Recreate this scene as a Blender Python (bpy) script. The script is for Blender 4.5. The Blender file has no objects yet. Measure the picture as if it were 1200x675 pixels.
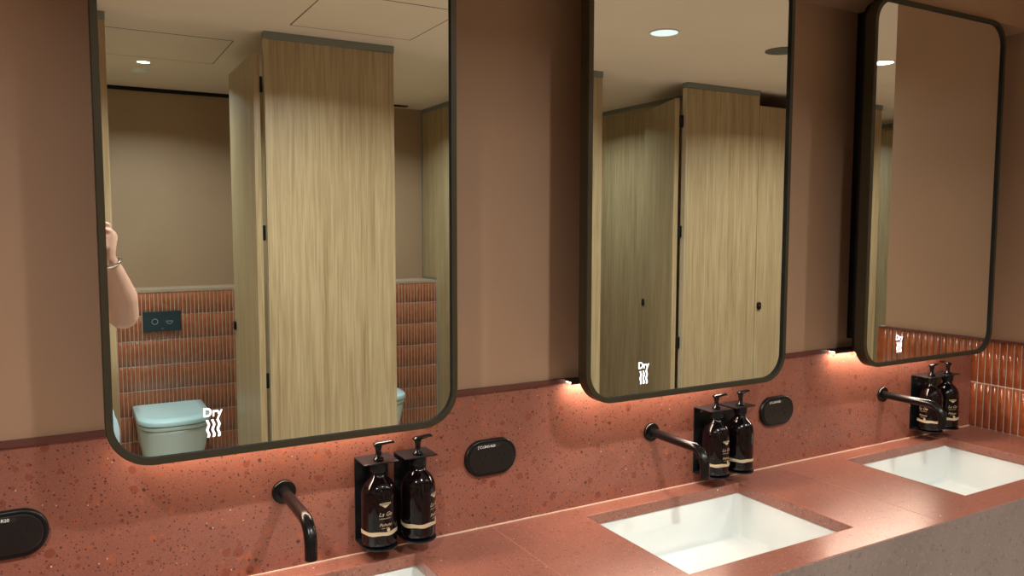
import bpy, bmesh, math, random
from mathutils import Vector, Matrix
random.seed(7)
PI = math.pi
SC = bpy.context.scene
COL = SC.collection

# ------------------------------------------------------------------ camera
cam_d = bpy.data.cameras.new('camera'); cam = bpy.data.objects.new('camera', cam_d); COL.objects.link(cam)
SC.camera = cam
CAM = Vector((-0.3436, -1.4957, 0.6615))
_r = Vector((0.8702, -0.4927, 0.0015)); _u = Vector((0.0371, 0.0685, 0.9970)); _f = Vector((0.4913, 0.8675, -0.0779))
_f.normalize(); _r = (_r - _f * _r.dot(_f)).normalized(); _u = _r.cross(_f)
cam.matrix_world = Matrix(((_r.x, _u.x, -_f.x, CAM.x), (_r.y, _u.y, -_f.y, CAM.y), (_r.z, _u.z, -_f.z, CAM.z), (0, 0, 0, 1)))
cam_d.sensor_fit = 'HORIZONTAL'; cam_d.sensor_width = 36; cam_d.lens = 36 * 918.92 / 1200
cam_d.clip_start = 0.004; cam_d.clip_end = 50

# ------------------------------------------------------------------ world, exposure
w = bpy.data.worlds.new('world'); SC.world = w; w.use_nodes = True
w.node_tree.nodes['Background'].inputs[0].default_value = (0.9, 0.8, 0.7, 1)
w.node_tree.nodes['Background'].inputs[1].default_value = 0.02
SC.view_settings.view_transform = 'Standard'; SC.view_settings.look = 'None'
SC.view_settings.gamma = 1; SC.view_settings.use_curve_mapping = False
SC.view_settings.exposure = 0.1
try:
    SC.cycles.max_bounces = 10; SC.cycles.glossy_bounces = 6; SC.cycles.diffuse_bounces = 5
    SC.cycles.caustics_reflective = True; SC.cycles.sample_clamp_indirect = 25
except Exception: pass

P_DOWN = 20.0      # room downlights (spot watts)
P_CUB = 13.0       # cubicle downlights
P_LED = 1.75       # strips under the mirrors
C_DOWN = (0.98, 1.0, 0.96)
C_CUB = (0.86, 1.0, 1.0)
C_LED = (1.0, 0.80, 0.63)
ZC = 1.5           # ceiling
ZF = -0.86         # floor (counter top is z = 0)

# ------------------------------------------------------------------ materials
def mat(name, col, rough=0.5, metal=0.0, **kw):
    m = bpy.data.materials.new(name); m.use_nodes = True
    b = m.node_tree.nodes['Principled BSDF']
    b.inputs['Base Color'].default_value = (*col, 1); b.inputs['Roughness'].default_value = rough
    b.inputs['Metallic'].default_value = metal
    for k, v in kw.items():
        b.inputs[k.replace('_', ' ')].default_value = v
    return m
def nodes(m): return m.node_tree.nodes, m.node_tree.links, m.node_tree.nodes['Principled BSDF']
def ramp(N, stops, interp='LINEAR'):
    r = N.new('ShaderNodeValToRGB'); e = r.color_ramp.elements; r.color_ramp.interpolation = interp
    while len(e) > 1: e.remove(e[-1])
    e[0].position = stops[0][0]; e[0].color = (*stops[0][1], 1)
    for p, c in stops[1:]:
        q = e.new(p); q.color = (*c, 1)
    return r
def mixc(N, L, fac, a, b, mode='MIX'):
    x = N.new('ShaderNodeMix'); x.data_type = 'RGBA'; x.blend_type = mode
    for inp, v in ((x.inputs[0], fac), (x.inputs[6], a), (x.inputs[7], b)):
        if hasattr(v, 'links'): L.new(v, inp)
        elif isinstance(v, (int, float)): inp.default_value = v
        else: inp.default_value = (*v, 1)
    return x.outputs[2]
def paint(name, col, var=0.04, rough=0.6):
    m = mat(name, col, rough); N, L, b = nodes(m)
    t = N.new('ShaderNodeTexCoord'); n = N.new('ShaderNodeTexNoise'); n.inputs['Scale'].default_value = 3.0
    n.inputs['Detail'].default_value = 4; L.new(t.outputs['Object'], n.inputs['Vector'])
    lo = tuple(c * (1 - var) for c in col); hi = tuple(c * (1 + var) for c in col)
    r = ramp(N, [(0.3, lo), (0.7, hi)]); L.new(n.outputs[0], r.inputs[0]); L.new(r.outputs[0], b.inputs['Base Color'])
    n2 = N.new('ShaderNodeTexNoise'); n2.inputs['Scale'].default_value = 220; L.new(t.outputs['Object'], n2.inputs['Vector'])
    bp = N.new('ShaderNodeBump'); bp.inputs['Strength'].default_value = 0.05; bp.inputs['Distance'].default_value = 0.002
    L.new(n2.outputs[0], bp.inputs['Height']); L.new(bp.outputs[0], b.inputs['Normal'])
    return m
def terrazzo(name, base, c1, c2, dark, light, rough=0.32, dens=1.0, scale=1.0, coat=0.0):
    m = mat(name, base, rough); N, L, b = nodes(m)
    t = N.new('ShaderNodeTexCoord'); O = t.outputs['Object']
    nz = N.new('ShaderNodeTexNoise'); nz.inputs['Scale'].default_value = 60; nz.inputs['Detail'].default_value = 2
    L.new(O, nz.inputs['Vector'])
    warp = N.new('ShaderNodeVectorMath'); warp.operation = 'MULTIPLY_ADD'
    L.new(nz.outputs['Color'], warp.inputs[0]); warp.inputs[1].default_value = (0.006, 0.006, 0.006); L.new(O, warp.inputs[2])
    V = warp.outputs[0]
    big = N.new('ShaderNodeTexNoise'); big.inputs['Scale'].default_value = 5; big.inputs['Detail'].default_value = 5
    L.new(O, big.inputs['Vector'])
    rb = ramp(N, [(0.3, tuple(c * 0.86 for c in base)), (0.7, tuple(c * 1.14 for c in base))]); L.new(big.outputs[0], rb.inputs[0])
    cur = rb.outputs[0]
    # fine sand speckle
    fn = N.new('ShaderNodeTexNoise'); fn.inputs['Scale'].default_value = 420 * scale; fn.inputs['Detail'].default_value = 3
    L.new(O, fn.inputs['Vector'])
    rf = ramp(N, [(0.38, (0.72, 0.68, 0.66)), (0.5, (1, 1, 1)), (0.64, (1.0, 1.0, 1.0))]); L.new(fn.outputs[0], rf.inputs[0])
    cur = mixc(N, L, 0.7, cur, rf.outputs[0], 'MULTIPLY')
    def layer(cur, sc, r0, keep, col, lo=0.0):
        v = N.new('ShaderNodeTexVoronoi'); v.inputs['Scale'].default_value = sc * scale
        v.inputs['Randomness'].default_value = 1; L.new(V, v.inputs['Vector'])
        s = N.new('ShaderNodeSeparateColor'); L.new(v.outputs['Color'], s.inputs[0])
        # chip radius varies by cell
        rad = N.new('ShaderNodeMath'); rad.operation = 'MULTIPLY_ADD'; L.new(s.outputs[1], rad.inputs[0])
        rad.inputs[1].default_value = r0 * 0.8; rad.inputs[2].default_value = r0 * 0.35
        a = N.new('ShaderNodeMath'); a.operation = 'LESS_THAN'; L.new(v.outputs['Distance'], a.inputs[0]); L.new(rad.outputs[0], a.inputs[1])
        k = N.new('ShaderNodeMath'); k.operation = 'LESS_THAN'; L.new(s.outputs[0], k.inputs[0]); k.inputs[1].default_value = keep * dens
        f = N.new('ShaderNodeMath'); f.operation = 'MULTIPLY'; L.new(a.outputs[0], f.inputs[0]); L.new(k.outputs[0], f.inputs[1])
        return mixc(N, L, f.outputs[0], cur, col)
    cur = layer(cur, 60, 0.42, 0.42, c1)
    cur = layer(cur, 46, 0.40, 0.30, c2)
    cur = layer(cur, 170, 0.40, 0.20, tuple(.5*(a+b) for a, b in zip(base, c2)))
    cur = layer(cur, 130, 0.36, 0.22, dark)
    cur = layer(cur, 75, 0.28, 0.20, dark)
    cur = layer(cur, 240, 0.36, 0.16, dark)
    cur = layer(cur, 52, 0.15, 0.035, light)
    if coat: cur = layer(cur, 210, 0.30, 0.14, tuple(.55*b_ + .45*l_ for b_, l_ in zip(c1, light)))
    cur = layer(cur, 300, 0.30, 0.02 if coat else 0.005, light)
    L.new(cur, b.inputs['Base Color'])
    if coat: b.inputs['Coat Weight'].default_value = coat; b.inputs['Coat Roughness'].default_value = 0.2
    return m
def wood(name, a, bcol, c):
    m = mat(name, a, 0.42); N, L, b = nodes(m)
    t = N.new('ShaderNodeTexCoord'); oi = N.new('ShaderNodeObjectInfo')
    ad = N.new('ShaderNodeVectorMath'); ad.operation = 'MULTIPLY_ADD'
    L.new(oi.outputs['Location'], ad.inputs[0]); ad.inputs[1].default_value = (1.7, 0.3, 0.9); L.new(t.outputs['Object'], ad.inputs[2])
    mp = N.new('ShaderNodeMapping'); mp.inputs['Scale'].default_value = (24, 24, 0.8); L.new(ad.outputs[0], mp.inputs[0])
    n = N.new('ShaderNodeTexNoise'); n.inputs['Scale'].default_value = 1.0; n.inputs['Detail'].default_value = 7
    n.inputs['Roughness'].default_value = 0.62; n.inputs['Distortion'].default_value = 0.6; L.new(mp.outputs[0], n.inputs['Vector'])
    mp2 = N.new('ShaderNodeMapping'); mp2.inputs['Scale'].default_value = (140, 140, 4); L.new(ad.outputs[0], mp2.inputs[0])
    n2 = N.new('ShaderNodeTexNoise'); n2.inputs['Scale'].default_value = 1; n2.inputs['Detail'].default_value = 4; L.new(mp2.outputs[0], n2.inputs['Vector'])
    r = ramp(N, [(0.3, bcol), (0.5, a), (0.72, c)]); L.new(n.outputs[0], r.inputs[0])
    r2 = ramp(N, [(0.35, (0.74, 0.70, 0.64)), (0.62, (1, 1, 1))]); L.new(n2.outputs[0], r2.inputs[0])
    L.new(mixc(N, L, 0.95, r.outputs[0], r2.outputs[0], 'MULTIPLY'), b.inputs['Base Color'])
    return m
M = {}
M['wall'] = paint('plaster_terracotta', (0.37, 0.222, 0.136))
M['rear'] = paint('plaster_beige', (0.38, 0.25, 0.155))
M['ceil'] = paint('ceiling_paint', (0.78, 0.65, 0.52), 0.02)
M['gap'] = mat('panel_gap', (0.16, 0.11, 0.08), 0.8)
M['floor'] = terrazzo('floor_terrazzo', (0.68, 0.63, 0.56), (0.6, 0.55, 0.47), (0.45, 0.4, 0.34), (0.2, 0.19, 0.18), (0.6, 0.58, 0.55), 0.45)
M['splash'] = terrazzo('terrazzo_red', (0.315, 0.113, 0.076), (0.37, 0.110, 0.055), (0.24, 0.065, 0.038), (0.085, 0.03, 0.025), (0.80, 0.70, 0.58), 0.42)
M['top'] = terrazzo('terrazzo_red_top', (0.31, 0.118, 0.082), (0.34, 0.125, 0.078), (0.24, 0.080, 0.052), (0.17, 0.06, 0.05), (0.80, 0.70, 0.60), 0.30, 0.8, 1.5, coat=0.35)
M['apron'] = terrazzo('terrazzo_grey', (0.205, 0.148, 0.130), (0.22, 0.155, 0.13), (0.165, 0.11, 0.095), (0.12, 0.075, 0.065), (0.85, 0.8, 0.72), 0.4, 0.9, 1.5)
M['wood'] = wood('oak_laminate', (0.44, 0.34, 0.195), (0.36, 0.265, 0.145), (0.49, 0.39, 0.235))
M['edge'] = mat('pale_edge_band', (0.55, 0.46, 0.32), 0.4)
M['channel'] = mat('grey_aluminium', (0.22, 0.245, 0.22), 0.45, 0.3)
M['silver'] = mat('silver_channel', (0.45, 0.52, 0.52), 0.35, 0.5)
M['black'] = mat('matte_black', (0.005, 0.005, 0.0055), 0.36, 0.0, Specular_IOR_Level=0.3)
M['blackgloss'] = mat('satin_black_metal', (0.004, 0.004, 0.0045), 0.24, 0.0, Specular_IOR_Level=0.4)
M['blackplate'] = mat('powder_coated_black', (0.008, 0.0095, 0.012), 0.30, 0.0, Specular_IOR_Level=0.45)
M['gapblack'] = mat('shadow_black', (0.004, 0.004, 0.004), 0.9)
M['bronze'] = mat('dark_bronze', (0.050, 0.041, 0.022), 0.38, 0.4)
M['mirror'] = mat('mirror_silver', (0.91, 0.93, 0.88), 0.0, 1.0)
M['ceramic'] = mat('white_ceramic', (0.74, 0.78, 0.76), 0.16, 0.0, Coat_Weight=0.3, Coat_Roughness=0.05)
M['wc'] = mat('toilet_ceramic_cool_lit', (0.72, 0.86, 0.86), 0.18, 0.0)  # blue tint of the cool cubicle light put into the base colour
M['wclid'] = mat('toilet_lid_cool_lit', (0.62, 0.88, 0.95), 0.2, 0.0)  # cyan reflected light on the lid put into its base colour
M['trim'] = mat('dark_red_trim', (0.115, 0.035, 0.025), 0.4)
M['grout'] = mat('pale_grout', (0.66, 0.56, 0.47), 0.85)
def glaze(name, a, bb):
    m = mat(name, a, 0.16, 0.0, Coat_Weight=0.25, Coat_Roughness=0.08); N, L, b = nodes(m)
    t = N.new('ShaderNodeTexCoord'); n = N.new('ShaderNodeTexNoise'); n.inputs['Scale'].default_value = 26; n.inputs['Detail'].default_value = 3
    L.new(t.outputs['Object'], n.inputs['Vector']); r = ramp(N, [(0.35, bb), (0.65, a)]); L.new(n.outputs[0], r.inputs[0])
    L.new(r.outputs[0], b.inputs['Base Color']); return m
M['tile'] = glaze('terracotta_glaze', (0.40, 0.105, 0.035), (0.26, 0.062, 0.022))
M['tile2'] = glaze('terracotta_glaze_rear', (0.40, 0.125, 0.055), (0.31, 0.09, 0.04))
M['glass'] = mat('dark_amber_plastic', (0.004, 0.0018, 0.0025), 0.06, 0.0, Specular_IOR_Level=0.36)
M['gold'] = mat('gold_print', (0.62, 0.50, 0.33), 0.35, 0.2)
M['white'] = mat('white_print', (0.72, 0.70, 0.66), 0.5)
M['tape'] = mat('white_tape', (0.85, 0.85, 0.83), 0.5)
M['plate'] = mat('flush_plate_dark', (0.020, 0.045, 0.055), 0.3)
M['platemark'] = mat('flush_plate_mark', (0.30, 0.40, 0.42), 0.4)
M['cream'] = mat('silicone_bead', (0.75, 0.55, 0.42), 0.4)
M['skin'] = mat('skin', (0.64, 0.40, 0.31), 0.5, 0.0, Subsurface_Weight=0.08)
M['shirt'] = mat('shirt_cloth', (0.05, 0.05, 0.06), 0.9)
M['denim'] = mat('pale_blue_cloth', (0.42, 0.58, 0.68), 0.9)
M['hair'] = mat('hair', (0.05, 0.03, 0.02), 0.6)
M['steel'] = mat('polished_steel', (0.75, 0.73, 0.70), 0.15, 1.0)
def emis(name, col, s):
    m = mat(name, (0, 0, 0), 0.5); b = m.node_tree.nodes['Principled BSDF']
    b.inputs['Emission Color'].default_value = (*col, 1); b.inputs['Emission Strength'].default_value = s; return m
M['icon'] = emis('lit_icon', (1.0, 0.98, 0.97), 2.2)
M['lamp'] = emis('downlight_lens', (0.86, 1.0, 0.98), 1.0)
M['lampb'] = emis('downlight_lens_bright', (1.0, 0.92, 0.78), 7.0)

# ------------------------------------------------------------------ mesh helpers
class MB:
    def __init__(s): s.v = []; s.f = []; s.sm = []
    def add(s, vs, fs, smooth=False):
        o = len(s.v); s.v += [tuple(p) for p in vs]; s.f += [tuple(i + o for i in f) for f in fs]; s.sm += [smooth] * len(fs)
    def box(s, x0, x1, y0, y1, z0, z1):
        if x0 > x1: x0, x1 = x1, x0
        if y0 > y1: y0, y1 = y1, y0
        if z0 > z1: z0, z1 = z1, z0
        s.add([(x0,y0,z0),(x1,y0,z0),(x1,y1,z0),(x0,y1,z0),(x0,y0,z1),(x1,y0,z1),(x1,y1,z1),(x0,y1,z1)],
              [(0,3,2,1),(4,5,6,7),(0,1,5,4),(1,2,6,5),(2,3,7,6),(3,0,4,7)])
    def loft(s, rings, caps=True, closed=True, smooth=True):
        n = len(rings[0]); vs = [p for r in rings for p in r]; fs = []
        for i in range(len(rings) - 1):
            for j in range(n if closed else n - 1):
                k = (j + 1) % n; fs.append((i*n+j, i*n+k, (i+1)*n+k, (i+1)*n+j))
        s.add(vs, fs, smooth)
        if caps:
            o = len(s.v) - len(vs)
            s.f.append(tuple(o + j for j in range(n))[::-1]); s.sm.append(False)
            s.f.append(tuple(o + (len(rings)-1)*n + j for j in range(n))); s.sm.append(False)
    def lathe(s, prof, c=(0,0,0), axis='z', n=32, smooth=True):
        rings = []
        for r, h in prof:
            ring = []
            for k in range(n):
                a = 2*PI*k/n; p, q = r*math.cos(a), r*math.sin(a)
                if axis == 'z': ring.append((c[0]+p, c[1]+q, c[2]+h))
                elif axis == 'y': ring.append((c[0]+p, c[1]+h, c[2]+q))
                else: ring.append((c[0]+h, c[1]+p, c[2]+q))
            rings.append(ring)
        s.loft(rings, True, True, smooth)
    def tube(s, pts, rads, n=20, smooth=True):
        rings = []; pts = [Vector(p) for p in pts]; up = None
        if isinstance(rads, (int, float)): rads = [rads]*len(pts)
        for i, p in enumerate(pts):
            t = (pts[min(i+1, len(pts)-1)] - pts[max(i-1, 0)]).normalized()
            if up is None: up = Vector((0,0,1)) if abs(t.z) < 0.9 else Vector((1,0,0))
            a = t.cross(up).normalized(); b2 = a.cross(t).normalized(); up = b2
            rings.append([tuple(p + (a*math.cos(2*PI*k/n) + b2*math.sin(2*PI*k/n))*rads[i]) for k in range(n)])
        s.loft(rings, True, True, smooth)
    def build(s, name, m, parent=None, bevel=0, sharp=True):
        me = bpy.data.meshes.new(name); me.from_pydata(s.v, [], s.f); me.polygons.foreach_set('use_smooth', s.sm)
        bm = bmesh.new(); bm.from_mesh(me); bmesh.ops.recalc_face_normals(bm, faces=bm.faces)
        if sharp:
            for e in bm.edges:
                if len(e.link_faces) == 2 and e.calc_face_angle(0) > 0.9: e.smooth = False
        bm.to_mesh(me); bm.free()
        me.materials.append(m)
        o = bpy.data.objects.new(name, me); COL.objects.link(o)
        if parent: o.parent = parent
        if bevel:
            b = o.modifiers.new('bevel', 'BEVEL'); b.width = bevel; b.segments = 2; b.limit_method = 'ANGLE'
        return o
def tag(o, label, cat, group=None):
    o['label'] = label; o['category'] = cat
    if group: o['group'] = group
    return o
def thing(name, label, cat, loc=(0,0,0), rz=0, group=None):
    o = bpy.data.objects.new(name, None); COL.objects.link(o); o.location = loc; o.rotation_euler = (0,0,rz)
    o.empty_display_size = 0.05
    return tag(o, label, cat, group)
def struct(o): o['kind'] = 'structure'; return o
def bx(*a):
    m = MB(); m.box(*a); return m
def kids(o): return [c for c in bpy.data.objects if c.parent == o]
def dup(o, loc=None, rz=None, label=None, group=None, parent=None):
    c = o.copy(); COL.objects.link(c); c.parent = parent
    for k in kids(o): dup(k, parent=c)
    if loc is not None: c.location = loc
    if rz is not None: c.rotation_euler = (0,0,rz)
    if label: c['label'] = label
    if group: c['group'] = group
    return c
def rrect(x0, x1, z0, z1, r, n=10):
    out = []
    for cx, cz, a0 in ((x1-r, z1-r, 0), (x0+r, z1-r, PI/2), (x0+r, z0+r, PI), (x1-r, z0+r, 1.5*PI)):
        for k in range(n+1):
            a = a0 + k*PI/2/n; out.append((cx + r*math.cos(a), cz + r*math.sin(a)))
    return out
def textmesh(txt, size, bold=False, align='LEFT', shear=0.0):
    cu = bpy.data.curves.new('t', 'FONT'); cu.body = txt; cu.size = size; cu.align_x = align; cu.shear = shear
    cu.resolution_u = 3
    if bold: cu.offset = size*0.022
    o = bpy.data.objects.new('t', cu); COL.objects.link(o)
    dg = bpy.context.evaluated_depsgraph_get(); me = bpy.data.meshes.new_from_object(o.evaluated_get(dg))
    vs = [tuple(v.co) for v in me.vertices]; fs = [tuple(p.vertices) for p in me.polygons]
    bpy.data.objects.remove(o); bpy.data.curves.remove(cu); bpy.data.meshes.remove(me)
    return vs, fs

# ------------------------------------------------------------------ room shell
XL, XN, XRW, YB = -1.5, 2.2696, 5.86, -4.12
struct(bx(XL-.1, XRW+.1, YB-.1, .15, ZF-.1, ZF).build('floor', M['floor']))
struct(bx(XL-.1, XRW+.1, YB-.1, .15, ZC, ZC+.1).build('ceiling', M['ceil']))
struct(bx(XL, XRW, 0, .15, ZF, ZC).build('wall_front', M['wall']))
struct(bx(XL-.1, XL, YB, .15, ZF, ZC).build('wall_left', M['wall']))
struct(bx(XRW, XRW+.1, YB, .15, ZF, ZC).build('wall_right', M['wall']))
struct(bx(XL-.1, XRW+.1, YB-.1, YB, ZF, ZC).build('wall_back', M['rear']))
struct(bx(XN, XN+.12, -.62, 0, ZF, ZC).build('wall_nib', M['wall']))
struct(bx(XL, XN, -.14, 0, 1.266, ZC).build('ceiling_bulkhead', M['wall']))
# solid black strip painting the shadow gap between ceiling and rear plaster
struct(bx(-.46, .70, YB, YB+.012, ZC-.022, ZC).build('recess_shade_strip', M['gapblack']))
# splashback, dark strip above it, silicone line
struct(bx(XL, XN-.006, -.0006, .0, -.03, .3025).build('wall_splashback', M['splash']))
struct(bx(XL, XN, -.007, 0, .3025, .3135).build('trim_1', M['trim']))
mb = MB(); mb.box(XL, XN, -.0034, -.0006, 0, .0022)
struct(mb.build('trim_3', M['cream']))
# dado blocks behind the toilets
YD = -3.88
struct(bx(XL, XRW, YB, YD-.0034, ZF, .270).build('wall_dado', M['grout']))
struct(bx(XL, XRW, YB, YD+.001, .270, .286).build('trim_4', mat('pale_ledge', (0.42, 0.31, 0.23), 0.5)))

PITCH = .0224
def tile_run(length, z_edges, axis, origin, sign, name, m, depth=.0034):
    """rows of slim convex tiles; the run goes along axis, bulging towards sign"""
    mb = MB(); n = int(length / PITCH)
    for z1, z0 in zip(z_edges[:-1], z_edges[1:]):
        for i in range(n):
            a0 = i*PITCH + .0016; a1 = (i+1)*PITCH - .0016; w_ = a1 - a0
            prof = []
            for k in range(7):
                t = k/6; prof.append((a0 + w_*t, depth*(0.45 + 0.55*math.sin(PI*t))))
            vs = []
            for zz, sh in ((z0+.0022, .5), (z0+.0038, 1), (z1-.0038, 1), (z1-.0022, .5)):
                for a, d in prof:
                    vs.append((a, d*sh, zz))
            fs = []
            for q in range(3):
                for k in range(6): fs.append((q*7+k, q*7+k+1, (q+1)*7+k+1, (q+1)*7+k))
            out = []
            for a, d, zz in vs:
                if axis == 'x': out.append((origin[0] + a, origin[1] + sign*d, zz))
                else: out.append((origin[0] + sign*d, origin[1] - a, zz))
            mb.add(out, fs, True)
    return mb.build(name, m, sharp=False)
zr = [.270, .1330, -.0170, -.1670, -.3170, -.4670, -.6170, -.7670]
struct(tile_run(XRW - XL - 2.0, zr, 'x', (-.47, YD-.0034, 0), 1, 'wall_tiles', M['tile2']))
# tiles on the short return wall at the end of the counter
struct(bx(XN-.004, XN, -.64, 0, ZF, .293).build('wall_return_grout', M['grout']))
struct(tile_run(.64, [.293, .1493, 0.0, -.15, -.30], 'y', (XN-.004, 0, 0), -1, 'wall_return_tiles', M['tile'], .0050))
struct(bx(XN-.013, XN+.006, -.64, 0, .293, .299).build('trim_5', M['trim']))
struct(bx(XN-.0035, XN+.13, -.641, -.62, ZF, .293).build('wall_return_end', M['grout']))
struct(bx(XN-.0085, XN-.0037, -.6445, -.6205, ZF, .2925).build('wall_return_corner_tiles', M['tile']))
struct(tile_run(.136, [.293, .1493, 0.0, -.15, -.30], 'x', (XN-.006, -.641, 0), -1, 'wall_return_end_tiles', M['tile'], .004))

# ceiling access hatches (fine joints in the ceiling)
def hatch(x0, x1, y0, y1, label):
    t = thing('ceiling_hatch', label, 'ceiling hatch', ((x0+x1)/2, (y0+y1)/2, ZC))
    cx, cy = (x0+x1)/2, (y0+y1)/2; g = .0022
    mb = MB()
    for a in ((x0-g, x1+g, y0-g, y0+g), (x0-g, x1+g, y1-g, y1+g), (x0-g, x0+g, y0, y1), (x1-g, x1+g, y0, y1)):
        mb.box(a[0]-cx, a[1]-cx, a[2]-cy, a[3]-cy, -.0012, .0002)
    mb.build('hatch_joint', M['gap'], t)
    bx(x0+g-cx, x1-g-cx, y0+g-cy, y1-g-cy, -.0008, .0004).build('hatch_panel', M['ceil'], t)
hatch(.50, 1.035, -2.17, -1.63, 'square ceiling access hatch in front of the cubicle doors')
hatch(-.24, .345, -3.165, -2.585, 'square ceiling access hatch inside the open cubicle with the toilet')

# ------------------------------------------------------------------ counter
D = .4797
holes = [(.668 + (k-1)*.9, 1.146 + (k-1)*.9) for k in range(3)]
HY0, HY1 = -.399, -.056
top = thing('vanity_counter', 'long red terrazzo vanity counter with three sink cutouts along the mirror wall', 'counter')
xs = [XL] + [c for h in holes for c in h] + [XN-.005]
ys = [-D, HY0, HY1, 0]; T = .026
me_v = []; me_f = []
def vid(p, store={}):
    k = tuple(round(c, 5) for c in p)
    if k not in store: store[k] = len(me_v); me_v.append(k)
    return store[k]
def quad(*ps): me_f.append(tuple(vid(p) for p in ps))
for i in range(len(xs)-1):
    for j in range(3):
        hole = (j == 1 and i % 2 == 1)
        x0, x1, y0, y1 = xs[i], xs[i+1], ys[j], ys[j+1]
        if hole:
            quad((x0,y0,0),(x0,y1,0),(x0,y1,-T),(x0,y0,-T)); quad((x1,y0,0),(x1,y0,-T),(x1,y1,-T),(x1,y1,0))
            quad((x0,y0,0),(x0,y0,-T),(x1,y0,-T),(x1,y0,0)); quad((x0,y1,0),(x1,y1,0),(x1,y1,-T),(x0,y1,-T))
        else:
            quad((x0,y0,0),(x1,y0,0),(x1,y1,0),(x0,y1,0)); quad((x0,y0,-T),(x0,y1,-T),(x1,y1,-T),(x1,y0,-T))
            if j == 0: quad((x0,y0,0),(x0,y0,-T),(x1,y0,-T),(x1,y0,0))
            if j == 2: quad((x0,y1,0),(x1,y1,0),(x1,y1,-T),(x0,y1,-T))
mb = MB(); mb.add(me_v, me_f); mb.build('worktop', M['top'], top, bevel=.0016)
bx(XL, XN-.005, -D-.003, -D-.0002, -.42, -.0004).build('apron', M['apron'], top, bevel=.001)
jm = mat('joint_dust', (0.55, 0.25, 0.17), .6)
for k in range(2): bx(.45+k*.9-.0005, .45+k*.9+.0005, -D, -.004, -.001, .0003).build('joint_line', jm, top)

# ------------------------------------------------------------------ basins
def make_basin():
    t = thing('washbasin', '', 'sink', (0, 0, -T))
    hw, y0, y1 = .239, HY0, HY1
    mb = MB(); rings = []
    def ring(inset, z, r, tilt=0):
        pts = rrect(-hw+inset, hw-inset, y0+inset, y1-inset, max(r, .002), 6)
        return [(x, y, z) for x, y in pts]
    rings = [ring(-.03, -.012, .03), ring(-.03, -.0005, .03), ring(-.004, -.0005, .02), ring(-.002, -.004, .02), ring(.004, -.070, .020), ring(.006, -.096, .020),
             ring(.008, -.102, .020), ring(.013, -.107, .018), ring(.020, -.1085, .016), ring(.12, -.112, .03)]
    mb.loft(rings, caps=False)
    o = len(mb.v) - len(rings[0]); mb.f.append(tuple(range(o, len(mb.v)))); mb.sm.append(False)
    mb.build('bowl', M['ceramic'], t, sharp=False)
    # outside shell under the counter
    mo = MB(); rs = [ring(-.03, -.012, .03), ring(-.012, -.02, .03), ring(-.008, -.118, .03), ring(.02, -.124, .03)]
    mo.loft(rs, caps=False); q = len(mo.v) - len(rs[0]); mo.f.append(tuple(range(q, len(mo.v)))); mo.sm.append(False)
    mo.build('underside', M['ceramic'], t, sharp=False)
    md = MB(); md.lathe([(.0, -.110), (.026, -.1095), (.029, -.1105), (.029, -.113)], (0, (y0+y1)/2, 0)); md.build('drain', M['steel'], t)
    mv = MB(); mv.lathe([(.0, -.0), (.011, -.0005), (.013, .002), (.013, .004)], (0, y1-.014, -.042), 'y'); 
    return t
ms = ['white undermount basin cut off by the bottom edge, beside the nearest faucet', 'white undermount basin under the middle mirror', 'white undermount basin under the far mirror, next to the tiled wall']
bs = make_basin(); bs.location.x = .007; bs['label'] = ms[0]; bs['group'] = 'undermount basins'
for k in (1, 2): dup(bs, (.007 + .9*k, 0, -T), label=ms[k])

# ------------------------------------------------------------------ faucets
def make_faucet():
    t = thing('wall_faucet', '', 'faucet', (0, 0, .1546))
    mb = MB(); mb.lathe([(.0, 0), (.0228, 0), (.0228, -.0050), (.0215, -.0068), (.0125, -.0068), (.012, -.0070)], (0,-.0007,0), 'y', 40); mb.build('flange', M['blackgloss'], t)
    L_, h, R = .192, .062, .040
    pts = [(0, -.004, 0), (0, -.05, 0), (0, -L_+R, 0)]
    for k in range(1, 11):
        a = k*PI/2/10; pts.append((0, -L_+R - R*math.sin(a), -R + R*math.cos(a)))
    pts.append((0, -L_, -h))
    mb = MB(); mb.tube(pts, .0110, 28)
    mb.build('spout', M['blackgloss'], t)
    mr = MB(); mr.lathe([(.0105, -.0008), (.0105, .0), (.0085, .0005)], (0, -L_, -h)); mr.build('aerator', M['black'], t)
    return t
fl = ['curved matte black wall faucet nearest the camera, under the left mirror', 'curved matte black wall faucet under the middle mirror', 'curved matte black wall faucet under the far mirror']
fc = make_faucet(); fc['label'] = fl[0]; fc['group'] = 'black wall faucets'
for k in (1, 2): dup(fc, (.9*k, 0, .1546), label=fl[k])

# ------------------------------------------------------------------ soap brackets
def make_bracket():
    t = thing('bottle_bracket', '', 'bottle holder', (0, 0, 0))
    w2 = .0355
    bx(-w2, w2, -.0030, -.0007, .030, .2010).build('back_plate', M['blackplate'], t, bevel=.0005)
    # top plate with keyhole slot
    mb = MB(); n = 16; z0, z1 = .1985, .2010; out = [(-w2, -.003), (-w2, -.064), (w2, -.064), (w2, -.003)]
    mb.loft([[(x, y, z0) for x, y in out], [(x, y, z1) for x, y in out]], smooth=False)
    mb.build('top_plate', M['blackplate'], t, bevel=.0005)
    # round tray that carries the bottle
    out = [(-w2, -.003)] + [(-w2*math.cos(a), -.046 - .037*math.sin(a)) for a in [k*PI/24 for k in range(25)]] + [(w2, -.003)]
    mb = MB(); mb.loft([[(x, y, .030) for x, y in out], [(x, y, .0325) for x, y in out]], smooth=False); mb.build('tray', M['blackplate'], t)
    mb = MB(); mb.lathe([(0, -.0006), (.003, -.0004), (.0035, 0)], (-.012, -.003, .188), 'y', 14); mb.build('screw', M['steel'], t)
    return t
BY = -.0445; BR = .0352
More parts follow.
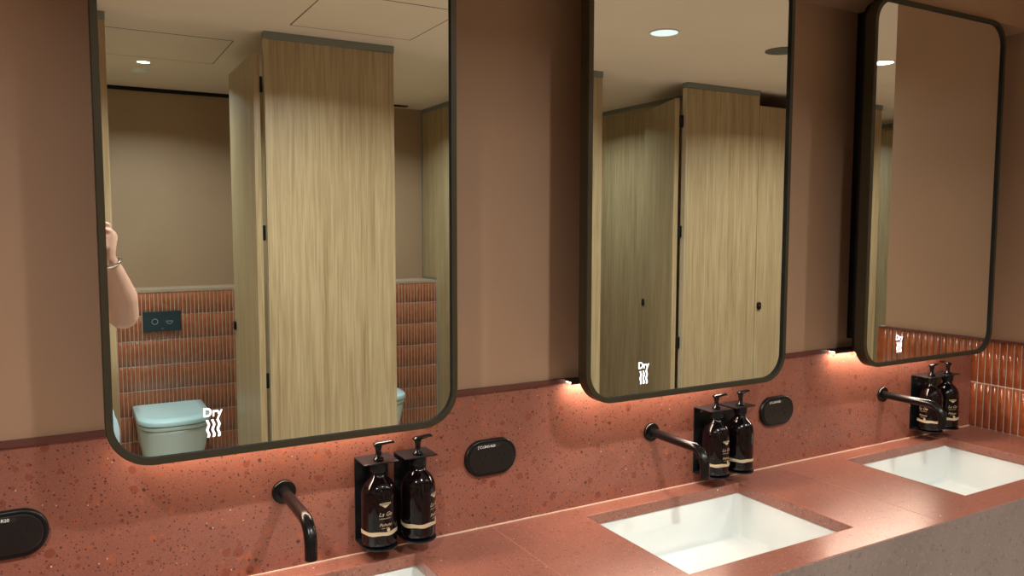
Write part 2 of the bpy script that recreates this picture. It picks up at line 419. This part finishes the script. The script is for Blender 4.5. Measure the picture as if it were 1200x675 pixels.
def wrap(vs, ang, zoff, r):
    out = []
    for x, y, z in vs:
        a = -PI/2 + ang + x / r; out.append((r*math.cos(a), r*math.sin(a), zoff + y))
    return out
def make_bottle(lab):
    """lab: angle of the label from straight ahead"""
    t = thing('soap_bottle', '', 'soap bottle', (0, 0, 0))
    z0 = .033
    prof = [(.0, .0), (.024, 0), (.0320, .0018), (.0346, .006), (BR, .012), (BR, .098), (.0344, .107), (.0316, .117), (.0262, .126), (.0196, .133), (.0150, .138), (.0128, .143), (.0125, .150)]
    mb = MB(); mb.lathe(prof, (0, 0, z0), n=48); mb.build('bottle_body', M['glass'], t, sharp=False)
    mb = MB(); mb.lathe([(.0125, .146), (.0165, .147), (.0170, .149), (.0170, .1635), (.0160, .1648), (.010, .1650)], (0,0,z0), n=36)
    mb.build('pump_collar', M['black'], t)
    mb = MB(); mb.lathe([(.0105, .1685), (.0108, .172), (.008, .174), (.0058, .176), (.0056, .188), (.0072, .196), (.0076, .199), (.006, .2015), (0, .202)], (0,0,z0), n=24)
    # nozzle
    rings = []
    for x, r, z in ((-.0095, .0045, .2005), (-.004, .0072, .2010), (.010, .0062, .2020), (.024, .0054, .2032), (.0300, .0048, .2028), (.0315, .0038, .2018)):
        rings.append([(x, r*1.25*math.cos(a), z0 + z + r*.62*math.sin(a)) for a in [2*PI*k/14 for k in range(14)]])
    mb.loft(rings); mb.build('pump_nozzle', M['blackgloss'], t, sharp=False)
    # printed label: band, crest and script
    g = MB(); r = BR + .0003; n = 70; zb = z0 + .026
    row = []
    for k in range(n+1):
        a = -PI + 2*PI*k/n
        row.append((r*math.cos(a), r*math.sin(a), zb + .0016*math.sin(a*6)*.5 + .0008, zb + .0085 + .0016*math.sin(a*6+1)*.5))
    vs = [(a, b, c) for a, b, c, d in row] + [(a, b, d) for a, b, c, d in row]
    g.add(vs, [(k, k+1, n+2+k, n+1+k) for k in range(n)], True)
    g.build('label_band', M['gold'], t, sharp=False)
    g = MB(); rr = BR + .0004
    def flat(pts, fs, z): g.add(wrap([(x, y, 0) for x, y in pts], lab, z0 + z, rr), fs)
    # crest: a flat inverted triangle with a bar
    def strip(w_, top, bot):      # a shape between two edges, cut fine enough to follow the bottle
        n_ = 12; xs_ = [-w_ + 2*w_*k/n_ for k in range(n_+1)]
        flat([(x, top(x)) for x in xs_] + [(x, bot(x)) for x in xs_], [(k, k+1, n_+2+k, n_+1+k) for k in range(n_)], .088)
    strip(.0115, lambda x: .0052 - abs(x)*.10, lambda x: .0038 - abs(x)*.06)
    strip(.0115, lambda x: .0022, lambda x: .0010)
    for e in (-1, 1): flat([(e*.0115, .0040), (e*.0104, .0040), (e*.0104, .0012), (e*.0115, .0012)], [(0, 1, 2, 3)], .088)
    strip(.0080, lambda x: .0002, lambda x: -.0056 + abs(x)*.70)
    for txt, size, z, sh in (('La Ge', .0115, .066, .35), ('HAND & BODY', .0036, .060, 0), ('Pohutu', .0088, .046, .35), ('wash 500ml', .0034, .041, 0)):
        vs, fs = textmesh(txt, size, align='CENTER', shear=sh)
        g.add(wrap(vs, lab, z0 + z, rr), fs)
    nd = 20; flat([(.0036*math.cos(2*PI*k/nd) + .006, .0036*math.sin(2*PI*k/nd)) for k in range(nd)], [tuple(range(nd))], .0375-.0)
    g.build('label_print', M['gold'], t, sharp=False)
    return t
br = make_bracket()
names = ['near', 'middle', 'far']
bt = {}
wh = ['under the left mirror', 'under the middle mirror', 'under the far mirror']
order = [('left', .1755), ('right', .2595)]
first = True
for k in range(3):
    for side, x in order:
        pos = (x + .9*k, 0, 0)
        lb = 'black metal bottle bracket %s, %s one of its pair' % (wh[k], side)
        if first: br.location = pos; br['label'] = lb; br['group'] = 'black bottle brackets'; first = False
        else: dup(br, pos, label=lb)
labs = [[.02, .72], [.10, 2.3], [-1.6, -.50]]
rot = [[-.10, .12], [-.05, .10], [.15, 1.3]]
base = make_bottle(0.0)
first = True
for k in range(3):
    for i, (side, x) in enumerate(order):
        pos = (x + .9*k, BY, 0)
        lb = 'dark amber pump soap bottle %s, %s one of its pair' % (wh[k], side)
        b = base if first else dup(base)
        if first: first = False
        b.location = pos; b['label'] = lb; b['group'] = 'pump soap bottles'
        # label turned around the bottle, pump head turned on its own
        for c in kids(b):
            c.rotation_euler = (0, 0, rot[k][i] if c.name.startswith('pump_nozzle') else labs[k][i])

# ------------------------------------------------------------------ power sockets
def make_socket():
    t = thing('power_socket', '', 'socket', (0, 0, .158))
    mb = MB(); hw, hh = .0625, .040
    def pill(s_, y): return [(x, y, z) for x, z in rrect(-hw+s_, hw-s_, -hh+s_, hh-s_, hh-s_-.0005, 10)]
    mb.loft([pill(0, -.0007), pill(0, -.0085), pill(.0015, -.0105), pill(.004, -.0108)]); mb.build('face_plate', M['black'], t)
    mb = MB(); h2 = .0325
    def pill2(s_, y): return [(x, y, z) for x, z in rrect(-.055+s_, .055-s_, -h2+s_, h2-s_, h2-s_-.0005, 10)]
    mb.loft([pill2(0, -.0107), pill2(0, -.0118), pill2(.001, -.0122)]); mb.build('inner_plate', mat('socket_black', (.008,.008,.008), .3), t)
    mb = MB()
    for cx in (-.023, .025):
        mb = MB()
        for dx, dz, a in ((-.0065, .006, .5), (.0065, .006, -.5), (0, -.0085, 0)):
            ca, sa = math.cos(a), math.sin(a); w_, h_ = .0011, .0042
            if a == 0: w_ = .0014
            pts = [(-w_, -h_), (w_, -h_), (w_, h_), (-w_, h_)]
            mb.add([(cx+dx + p*ca - q*sa, -.01235, dz + p*sa + q*ca) for p, q in pts], [(0, 1, 2, 3)])
        mb.build('pin_slots', M['gapblack'], t)
    bx(-.036, .018, -.0124, -.0121, .0225, .0300).build('name_tape', mat('tape_black', (.02,.02,.02), .4), t)
    vs, fs = textmesh('[ C.L2N3-R20', .0074, bold=True)
    mb = MB(); mb.add([(-.0345 + x, -.0127, .0240 + y) for x, y, z in vs], fs); mb.build('tape_print', M['tape'], t)
    return t
so = make_socket(); so.location.x = .447; so['label'] = 'pill-shaped black double power socket between the left and middle mirrors'; so['group'] = 'black power sockets'
dup(so, (-.4505, 0, .158), label='pill-shaped black double power socket at the left edge of the picture')
dup(so, (1.337, 0, .158), label='pill-shaped black double power socket between the middle and far mirrors')

# ------------------------------------------------------------------ mirrors
MW, MZ0, MZ1 = .6014, .2823, 1.2643
def make_mirror():
    t = thing('wall_mirror', '', 'mirror', (0, 0, 0))
    R = .070
    o = rrect(0, MW, MZ0, MZ1, R, 16); i = rrect(.0115, MW-.0115, MZ0+.0115, MZ1-.0115, R-.0115, 16)
    mb = MB()
    mb.loft([[(x, -.124, z) for x, z in o], [(x, -.1525, z) for x, z in o]], caps=False)
    oo = rrect(.0012, MW-.0012, MZ0+.0012, MZ1-.0012, R-.0012, 16)
    mb.loft([[(x, -.1525, z) for x, z in o], [(x, -.154, z) for x, z in oo], [(x, -.154, z) for x, z in i]], caps=False, smooth=False)
    mb.loft([[(x, -.124, z) for x, z in o], [(x, -.124, z) for x, z in i]], caps=False, smooth=False)
    mb.build('mirror_frame', M['bronze'], t)
    ii = rrect(.0115, MW-.0115, MZ0+.0115, MZ1-.0115, R-.0115, 16)
    mb = MB(); mb.loft([[(x, -.154+.0003, z) for x, z in ii], [(x, -.1482, z) for x, z in ii]], caps=False); mb.build('inner_rebate', M['gapblack'], t)
    mb = MB(); mb.loft([[(x, -.1400, z) for x, z in ii], [(x, -.14816, z) for x, z in ii]], smooth=False); mb.build('mirror_glass', M['mirror'], t)
    b = rrect(.027, MW-.027, MZ0+.02, MZ1, .05, 8)
    mb = MB(); mb.loft([[(x, -.096, z) for x, z in b], [(x, -.139, z) for x, z in b]], smooth=False); mb.build('back_case', M['black'], t)
    bx(.13, MW-.13, -.0965, -.0005, .34, 1.2640).build('wall_mount', M['black'], t)
    # lit hand-dryer sign showing through the glass
    mb = MB(); vs, fs = textmesh('Dry', .0205, bold=True)
    mb.add([(.1425 + x*.92, -.1485, .3500 + y) for x, y, z in vs], fs); mb.build('dry_sign', M['icon'], t)
    mb = MB()
    for c in range(3):
        n = 24; L_, Rr = [], []
        for k in range(n+1):
            z = .3155 + .029*k/n; x = .1500 + c*.0082 + .0012*math.sin(k/n*2*PI*1.75); L_.append((x-.0019, -.1485, z)); Rr.append((x+.0019, -.1485, z))
        mb.add(L_ + Rr, [(k, k+1, n+2+k, n+1+k) for k in range(n)])
    mb.build('warm_air_sign', M['icon'], t)
    return t
ml = ['nearest rounded bronze-framed mirror, reflecting the open cubicle and toilet', 'middle rounded bronze-framed mirror, reflecting two wood cubicle doors', 'farthest rounded bronze-framed mirror, reflecting the brown return wall']
mi = make_mirror(); mi.location.x = -.3037; mi['label'] = ml[0]; mi['group'] = 'rounded wall mirrors'
for k in (1, 2): dup(mi, (-.3037 + .9*k, 0, 0), label=ml[k])

# LED strips on the wall under each mirror
def make_led():
    t = thing('led_strip', '', 'light strip', (0, 0, 0))
    mb = MB(); mb.box(0, .51, -.030, -.0075, .3085, .3125); mb.box(0, .51, -.030, -.028, .303, .3085)
    mb.build('led_housing', M['black'], t)
    bx(.0, .51, -.0278, -.0078, .3060, .3082).build('led_diffuser', emis('led_glow', (1.0, .80, .62), 9.0), t)
    ld = bpy.data.lights.new('strip_light', 'AREA'); ld.shape = 'RECTANGLE'; ld.size = .50; ld.size_y = .018
    ld.energy = P_LED; ld.color = C_LED
    lo = bpy.data.objects.new('strip_light', ld); COL.objects.link(lo); lo.parent = t; lo.location = (.255, -.018, .3055)
    return t
ll = ['glowing light strip on the wall below the nearest mirror', 'glowing light strip on the wall below the middle mirror', 'glowing light strip on the wall below the far mirror']
le = make_led(); le.location.x = -.3037 + .046; le['label'] = ll[0]; le['group'] = 'light strips under the mirrors'
for k in (1, 2): dup(le, (-.3037 + .046 + .9*k, 0, 0), label=ll[k])

# ------------------------------------------------------------------ cubicles
YP = -2.325; PT = .036
pil = thing('cubicle_pilaster', '', 'partition post', (0, 0, 0))
PW = .59
bx(0, PW, -PT, 0, -.72, 1.467).build('panel', M['wood'], pil)
bx(-.0012, 0, -PT, 0, -.72, 1.467).build('edge_band', M['edge'], pil)
bx(0, PW+.001, -PT-.003, .004, 1.468, 1.4995).build('head_channel', M['channel'], pil)
bx(.05, .11, -PT+.006, -.006, ZF, -.72).build('foot', M['silver'], pil)
bx(PW-.11, PW-.05, -PT+.006, -.006, ZF, -.72).build('foot', M['silver'], pil)
pn = ['wood partition panel partly hidden at the left side of the nearest mirror', 'wide wood partition panel reflected in the centre of the nearest mirror', 'wood partition panel reflected at the left edge of the middle mirror', 'wide wood partition panel reflected in the right half of the middle mirror', 'wood partition panel reflected at the left edge of the far mirror', 'last wood partition panel at the end of the cubicle row']
PX = [-.775, .424, 1.625, 2.818, 4.0, 5.215]
for i, x in enumerate(PX):
    o = pil if i == 0 else dup(pil)
    o.location = (x, YP, 0); o['label'] = pn[i]; o['group'] = 'wood cubicle partition panels'
# doors
def make_door(g=.016):
    t = thing('cubicle_door', '', 'door', (0, 0, 0))   # hinge at origin, leaf runs towards -x
    W = .588 - g
    bx(-W, 0, 0, .028, -.72, 1.408).build('door_leaf', M['wood'], t, bevel=.001)
    def lk(y0, y1, y2, ins):
        mb = MB(); q = rrect(-W+.014, -W+.046, .142, .190, .014, 8); p = rrect(-W+.014+ins, -W+.046-ins, .142+ins, .190-ins, .012, 8)
        mb.loft([[(x, y0, z) for x, z in q], [(x, y1, z) for x, z in q], [(x, y2, z) for x, z in p]]); return mb.build('lock', M['black'], t)
    l1 = lk(.0285, .037, .039, .002)
    bx(-W+.024, -W+.036, .039, .0395, .166, .172).build('lock_indicator', mat('indicator_red', (.35, .03, .03), .4), l1)
    lk(-.0005, -.010, -.012, .002)
    for z in (1.277, .633, -.028):
        bx(-.010, .0002, -g+.004, .001, z-.034, z+.034).build('hinge', M['black'], t, bevel=.001)
    return t
do = make_door()
doors = [(1.625, math.radians(102), 'open wood cubicle door hidden between the nearest and middle mirrors'),
         (.424, math.radians(90), 'open wood cubicle door with black hinges beside the toilet in the nearest mirror'),
         (2.818, math.radians(111), 'open wood cubicle door with a black lock in the left half of the middle mirror'),
         (4.0, 0, 'closed wood cubicle door with a lock at the right edge of the middle mirror'),
         (5.215, math.radians(100), 'open wood cubicle door seen in a sliver beside the brown wall in the far mirror'),
         (-.775, 0, 'closed wood cubicle door added out of view left of the nearest mirror to contain light')]  # unseen last door is added to keep light from escaping
for i, (x, a, lb) in enumerate(doors):
    o = do if i == 0 else (make_door(.030) if i == 2 else dup(do))
    o['category'] = 'door'
    o.location = (x - (.030 if i == 2 else .016), YP - .0285, 0); o.rotation_euler = (0, 0, a); o['label'] = lb; o['group'] = 'wood cubicle doors'
# side partitions, notched around the dado
def make_part():
    t = thing('side_partition', '', 'partition', (0, 0, 0))
    y0, y1 = YP - PT, YB
    out = [(y0, -.72), (y0, 1.470), (y1 + .004, 1.470), (y1 + .004, .300), (YD + .012, .300), (YD + .012, -.72)]
    mb = MB(); mb.loft([[(-.009, y, z) for y, z in out], [(.009, y, z) for y, z in out]], smooth=False); mb.build('panel', M['wood'], t)
    bx(-.011, .011, y0, y1+.004, 1.470, 1.4995).build('head_channel', M['channel'], t)
    mb = MB(); mb.box(-.012, .012, y1, y1+.016, .302, 1.4995); mb.box(-.0119, .0119, y1, YD+.012, .288, .302); mb.build('wall_channel', M['channel'], t)
    bx(-.011, .011, YD+.0015, YD+.014, -.72, .300).build('tile_channel', M['silver'], t)
    mb = MB(); mb.box(-.008, .008, -2.6, -2.65, ZF, -.72); mb.box(-.008, .008, -3.6, -3.65, ZF, -.72); mb.build('foot', M['silver'], t)
    return t
pa = make_part()
pl_ = ['wood side partition left of the reflected toilet', 'wood side partition hidden behind the door and panel in the nearest mirror', 'wood side partition notched over the tiled ledge at the right of the nearest mirror',
       'wood side partition behind the open door in the middle mirror', 'wood side partition behind the closed cubicle door', 'wood side partition seen past the far mirror sliver']
for i, x in enumerate((-.48, .72, 1.925, 3.12, 4.3, 5.52)):
    o = pa if i == 0 else dup(pa)
    o.location = (x, 0, 0); o['label'] = pl_[i]; o['group'] = 'wood side partitions'

# ------------------------------------------------------------------ toilets
def make_toilet():
    t = thing('toilet', '', 'toilet', (0, YD, ZF))
    def outline(hw, L_, z, back=.0, r=.02):
        pts = []   # D shape: flat back at y=back, curved front at -y.. (front points towards +y)
        n = 24
        pts.append((-hw+.01, back)); pts.append((-hw, back+.012))
        for k in range(n+1):
            a = PI - k*PI/n
            x = hw*abs(math.cos(a))**.62*(1 if math.cos(a) > 0 else -1); y = L_*.60 + (L_*.40)*math.sin(a)**.78 if 0 < k < n else L_*.60
            pts.append((x, y))
        pts.append((hw, back+.012)); pts.append((hw-.01, back))
        return [(x, y, z) for x, y in pts]
    mb = MB(); mb.loft([outline(.125, .40, 0), outline(.130, .415, .06), outline(.150, .44, .18), outline(.172, .485, .30), outline(.182, .51, .385), outline(.184, .515, .405)])
    mb.build('pan', M['wc'], t, sharp=False)
    mb = MB(); mb.loft([outline(.184, .518, .410, .01), outline(.188, .522, .414, .01), outline(.188, .522, .428, .01), outline(.186, .52, .430, .01)]); mb.build('seat', M['wc'], t)
    mb = MB(); mb.loft([outline(.186, .518, .434, .012), outline(.192, .528, .438, .012), outline(.192, .528, .458, .012), outline(.188, .522, .4635, .014), outline(.15, .46, .4675, .03)]); mb.build('lid', M['wclid'], t)
    return t
to = make_toilet(); to.location.x = .145; to['label'] = 'pale toilet with closed lid reflected at the bottom left of the nearest mirror'; to['group'] = 'toilets'
dup(to, (1.325, YD, ZF), label='pale toilet partly hidden behind the wide wood panel in the nearest mirror')
fp = thing('flush_plate', 'dark rectangular flush plate on the tiled wall above the left toilet', 'flush plate', (.131, YD, .096))
bx(-.104, .104, -.002, .013, -.060, .060).build('plate', M['plate'], fp, bevel=.002)
mb = MB()
def annul(cx, r0, r1, a0=0, a1=2*PI, n=30):
    vs = []
    for k in range(n+1):
        a = a0 + (a1-a0)*k/n
        vs += [(cx + r0*math.cos(a), .0136, r0*math.sin(a)), (cx + r1*math.cos(a), .0136, r1*math.sin(a))]
    mb.add(vs, [(2*k, 2*k+1, 2*k+3, 2*k+2) for k in range(n)])
annul(-.040, .014, .018); mb.build('button', M['platemark'], fp)
mb = MB(); annul(.040, .014, .018, PI, 2*PI); mb.box(.022, .058, .0134, .0137, -.001, .003); mb.build('button', M['platemark'], fp)
bx(-.006, .008, .0134, .0137, -.044, -.042).build('maker_mark', M['platemark'], fp)

# ------------------------------------------------------------------ ceiling fittings
def lamp(power, col, r, parent, spread):
    ld = bpy.data.lights.new('downlight_beam', 'AREA'); ld.shape = 'DISK'; ld.size = 2*r; ld.energy = power; ld.color = col
    ld.spread = math.radians(spread)
    o = bpy.data.objects.new('downlight_beam', ld); COL.objects.link(o); o.parent = parent; o.location = (0, 0, -.0055)
    return o
def downlight(x, y, r, lens, power, col, label, group='ceiling downlights', size=.045):
    t = thing('downlight', label, 'ceiling light', (x, y, ZC), 0, group)
    mb = MB(); mb.lathe([(r, .0), (r, -.004), (r*.93, -.0048), (r*.90, -.0030)], n=36); mb.build('bezel', M['white'], t)
    mb = MB(); mb.lathe([(0, -.0036), (r*.90, -.0036), (r*.90, -.002)], n=36); mb.build('lens', lens, t)
    if power: lamp(power, col, r*.86, t, 148 if r > .05 else 146)
    return t
downlight(.028, -3.279, .034, M['lampb'], P_CUB, C_CUB, 'small bright downlight in the cubicle reflected in the nearest mirror')
downlight(1.32, -3.279, .034, M['lampb'], P_CUB, C_CUB, 'small downlight in the cubicle right of the wide wood panel')
downlight(2.5, -3.279, .034, M['lampb'], P_CUB*.6, C_CUB, 'small downlight in the cubicle behind the open door in the middle mirror')
downlight(4.9, -3.279, .034, M['lampb'], P_CUB*.6, C_CUB, 'small downlight in the last open cubicle of the row')
downlight(1.934, -1.49, .065, M['lamp'], P_DOWN*.62, C_DOWN, 'large round pale downlight on the ceiling in the middle mirror')
downlight(3.305, -1.417, .060, M['lampb'], P_DOWN, C_DOWN, 'bright glaring downlight at the left edge of the far mirror')
downlight(.56, -1.45, .060, M['lamp'], P_DOWN, C_DOWN, 'round downlight on the ceiling just behind the camera')
downlight(-.81, -1.45, .060, M['lamp'], P_DOWN, C_DOWN, 'round downlight on the ceiling left of the camera')
downlight(4.70, -1.45, .060, M['lamp'], P_DOWN*.6, C_DOWN, 'round downlight on the ceiling beyond the return wall')
t = thing('smoke_detector', 'small white disc on the ceiling behind the bright cubicle downlight', 'smoke detector', (.029, -3.51, ZC))
mb = MB(); mb.lathe([(.040, 0), (.040, -.008), (.034, -.014), (.0, -.015)], n=30); mb.build('cover', mat('detector_white', (.78, .82, .80), .5), t)
t = thing('ceiling_speaker', 'dark round grille on the ceiling at the right edge of the middle mirror', 'speaker', (2.655, -1.484, ZC))
mb = MB(); mb.lathe([(.080, 0), (.080, -.004), (.074, -.005), (.0, -.005)], n=36); mb.build('grille', mat('grille_dark', (.07, .08, .075), .6), t)
t = thing('air_vent', 'small black air vent slot on the ceiling above the right cubicle', 'vent', (1.67, -4.0, ZC))
bx(-.09, .085, -.028, .028, -.006, 0).build('vent_grille', M['gapblack'], t)

# ------------------------------------------------------------------ the photographer
def limbs(segs, extra=None, voxel=.006, name='body', m=None, parent=None, smooth=4):
    mb = MB()
    for pts, rads in segs:
        pts = [Vector(p) for p in pts]
        # resample with rounded ends
        P = []; Rr = []
        d0 = (pts[1]-pts[0]).normalized(); d1 = (pts[-1]-pts[-2]).normalized()
        for k in (0.02, .35, .7): P.append(pts[0] - d0*rads[0]*(1-k)); Rr.append(rads[0]*math.sqrt(max(1-(1-k)**2, .01)))
        for i in range(len(pts)-1):
            for k in range(6):
                P.append(pts[i].lerp(pts[i+1], k/6)); Rr.append(rads[i] + (rads[i+1]-rads[i])*k/6)
        for k in (1, .7, .35, .02): P.append(pts[-1] + d1*rads[-1]*(1-k)); Rr.append(rads[-1]*math.sqrt(max(1-(1-k)**2, .01)))
        mb.tube(P, Rr, 18)
    for e in (extra or []):
        c, (a, b_, c_), rz = e
        rings = []
        for i in range(1, 16):
            th = PI*i/16; rr = math.sin(th); zz = -math.cos(th)
            ring = []
            for k in range(24):
                x = a*rr*math.cos(2*PI*k/24); y = b_*rr*math.sin(2*PI*k/24)
                ring.append((c[0] + x*math.cos(rz)-y*math.sin(rz), c[1] + x*math.sin(rz)+y*math.cos(rz), c[2] + c_*zz))
            rings.append(ring)
        mb.loft(rings)
    o = mb.build(name, m, parent, sharp=False)
    r = o.modifiers.new('remesh', 'REMESH'); r.mode = 'VOXEL'; r.voxel_size = voxel; r.use_smooth_shade = True
    s = o.modifiers.new('smooth', 'SMOOTH'); s.factor = .5; s.iterations = smooth
    return o
pe = thing('person', 'person holding up a phone, only the bare forearm with a silver bangle showing', 'person', (-.52, -1.88, ZF))
def L(p): return (p[0]+.52, p[1]+1.88, p[2]-ZF)
def Ls(ps): return [L(p) for p in ps]
hx, hy, hz = -.47, -1.80, .68
EL = (-.194, -1.62, .374); WR = (-.240, -1.482, .566)
SH = (-.40, -1.84, .49)
segs = [
    (Ls([(-.40,-1.86,.02), (-.47,-1.87,.14), (-.50,-1.87,.30), (-.52,-1.87,.42)]), [.145, .120, .135, .120]),
    (Ls([(-.44,-1.86,.02), (-.42,-1.84,-.40), (-.43,-1.86,-.80)]), [.085, .055, .036]),
    (Ls([(-.34,-1.86,.02), (-.30,-1.82,-.40), (-.29,-1.86,-.80)]), [.085, .055, .036]),
    (Ls([(-.54,-1.86,.47), (-.50,-1.85,.47)]), [.075, .075]),
    (Ls([(-.65,-1.87,.475), SH]), [.062, .056]),
    (Ls([(-.52,-1.86,.47), (-.49,-1.83,.60)]), [.055, .050]),
    # right arm (towards the mirror on the +x side)
    (Ls([SH, (-.30,-1.74,.432), EL]), [.052, .046, .040]),
    (Ls([EL, (-.200,-1.585,.435), (-.226,-1.52,.52), WR]), [.046, .048, .034, .0225]),
    (Ls([WR, (-.240,-1.482,.592), (-.236,-1.494,.628)]), [.023, .025, .028]),
    # left arm
    (Ls([(-.65,-1.87,.475), (-.68,-1.76,.27), (-.66,-1.69,.24)]), [.050, .040, .036]),
    (Ls([(-.66,-1.69,.24), (-.54,-1.58,.42), (-.455,-1.525,.60)]), [.038, .032, .022]),
    (Ls([(-.455,-1.525,.60), (-.425,-1.518,.648)]), [.022, .026]),
    # fingers of the right hand curling over the phone's end
    (Ls([(-.234,-1.502,.652), (-.233,-1.483,.664), (-.250,-1.479,.672)]), [.0090, .0085, .0075]),
    (Ls([(-.234,-1.500,.632), (-.229,-1.478,.645), (-.250,-1.474,.652)]), [.0092, .0088, .0078]),
    (Ls([(-.234,-1.496,.616), (-.228,-1.474,.624), (-.250,-1.472,.630)]), [.0092, .0086, .0076]),
    (Ls([(-.234,-1.490,.602), (-.229,-1.472,.604), (-.247,-1.470,.609)]), [.0082, .0076, .0068]),
    (Ls([(-.238,-1.505,.600), (-.244,-1.528,.625), (-.262,-1.524,.645)]), [.0105, .0095, .0085]),
    # fingers of the left hand
    (Ls([(-.412,-1.520,.655), (-.405,-1.488,.672), (-.392,-1.486,.676)]), [.0088, .0082, .0072]),
    (Ls([(-.412,-1.516,.640), (-.405,-1.486,.652), (-.390,-1.484,.655)]), [.0090, .0084, .0074]),
    (Ls([(-.412,-1.512,.626), (-.406,-1.486,.632), (-.391,-1.484,.634)]), [.0088, .0080, .0070]),
    (Ls([(-.420,-1.512,.612), (-.408,-1.488,.612), (-.394,-1.486,.613)]), [.0080, .0074, .0065]),
    (Ls([(-.425,-1.535,.640), (-.405,-1.535,.655), (-.385,-1.528,.650)]), [.0105, .0092, .0082]),
]
head = [(L((hx,hy,hz)), (.074, .092, .112), 0), (L((hx,hy+.018,hz-.055)), (.056, .068, .058), 0),
        (L((hx,hy+.094,hz-.012)), (.013, .018, .020), 0), (L((hx,hy+.088,hz+.010)), (.009, .012, .028), 0),
        (L((hx+.074,hy-.005,hz-.005)), (.010, .018, .030), 0), (L((hx-.074,hy-.005,hz-.005)), (.010, .018, .030), 0),
        (L((hx,hy+.080,hz-.052)), (.024, .012, .006), 0), (L((hx,hy+.078,hz-.062)), (.020, .012, .006), 0)]
limbs(segs, head, .0042, 'body', M['skin'], pe, 3)
limbs([(Ls([(-.42,-1.86,.06), (-.47,-1.87,.14), (-.50,-1.87,.30), (-.52,-1.87,.42)]), [.158, .132, .146, .130]),
       (Ls([(-.65,-1.87,.475), (-.40,-1.84,.485)]), [.070, .064]), (Ls([SH, (-.345,-1.785,.455)]), [.060, .056]), (Ls([(-.65,-1.87,.475), (-.67,-1.80,.35)]), [.060, .054])],
      None, .008, 'shirt', M['shirt'], pe)
limbs([(Ls([(-.47,-1.86,.02), (-.335,-1.86,-.04)]), [.125, .125]), (Ls([(-.45,-1.86,.02), (-.42,-1.84,-.40), (-.43,-1.86,-.78)]), [.100, .068, .056]),
       (Ls([(-.320,-1.86,-.06), (-.30,-1.83,-.40), (-.29,-1.86,-.78)]), [.115, .080, .058])], None, .008, 'trousers', M['denim'], pe)
limbs([(Ls([(hx-.01,hy-.05,hz+.03), (hx,hy-.06,hz-.06), (hx-.01,hy-.06,hz-.14)]), [.070, .066, .045])], [(L((hx,hy-.012,hz+.030)), (.083, .094, .100), 0)], .006, 'hair', M['hair'], pe)
for sx in (-.43, -.29):
    limbs([(Ls([(sx,-1.90,-.825), (sx,-1.80,-.828), (sx,-1.72,-.832)]), [.034, .036, .028])], None, .006, 'shoe', M['black'], pe)
mb = MB()
d = (Vector(EL) - Vector(WR)).normalized(); c = Vector(L(WR)) + d*.018; ax = Vector((1, .1, .35)); ax = (ax - d*ax.dot(d)).normalized(); ay = d.cross(ax)
n = 40; rings = []
for k in range(n+1):
    a = 2*PI*k/n; e = (ax*math.cos(a)*1.12 + ay*math.sin(a)); tilt = d*.006*math.sin(a)
    rings.append([tuple(c + tilt + e*(.0315 + .003*math.cos(q)) + d*.0060*math.sin(q)) for q in [2*PI*j/10 for j in range(10)]])
mb.loft(rings, caps=False); mb.build('bangle', M['steel'], pe, sharp=False)
for sx in (-1, 1):
    mb = MB(); mb.lathe([(0, -.004), (.006, -.003), (.0095, 0), (.0105, .004)], L((hx+sx*.030, hy+.083, hz+.004)), 'y', 20)
    ee = mb.build('eye', mat('eye_white', (.75, .72, .70), .2), pe)
    mb = MB(); mb.lathe([(0, .0), (.0048, .0)], L((hx+sx*.030, hy+.0885, hz+.004)), 'y', 16); mb.build('iris', M['hair'], ee)
ph = thing('smartphone', 'black smartphone held up level at the camera position by the person', 'phone', (-.315, -1.5035, .650))
mb = MB(); oo = rrect(-.074, .074, -.036, .036, .009, 6)
mb.loft([[(x, y, z) for x, z in oo] for y in (-.0040, .0036)], smooth=False); mb.build('phone_body', M['black'], ph)
bx(-.070, .070, -.0045, -.0041, -.032, .032).build('screen', mat('phone_screen', (.01, .01, .01), .1), ph)
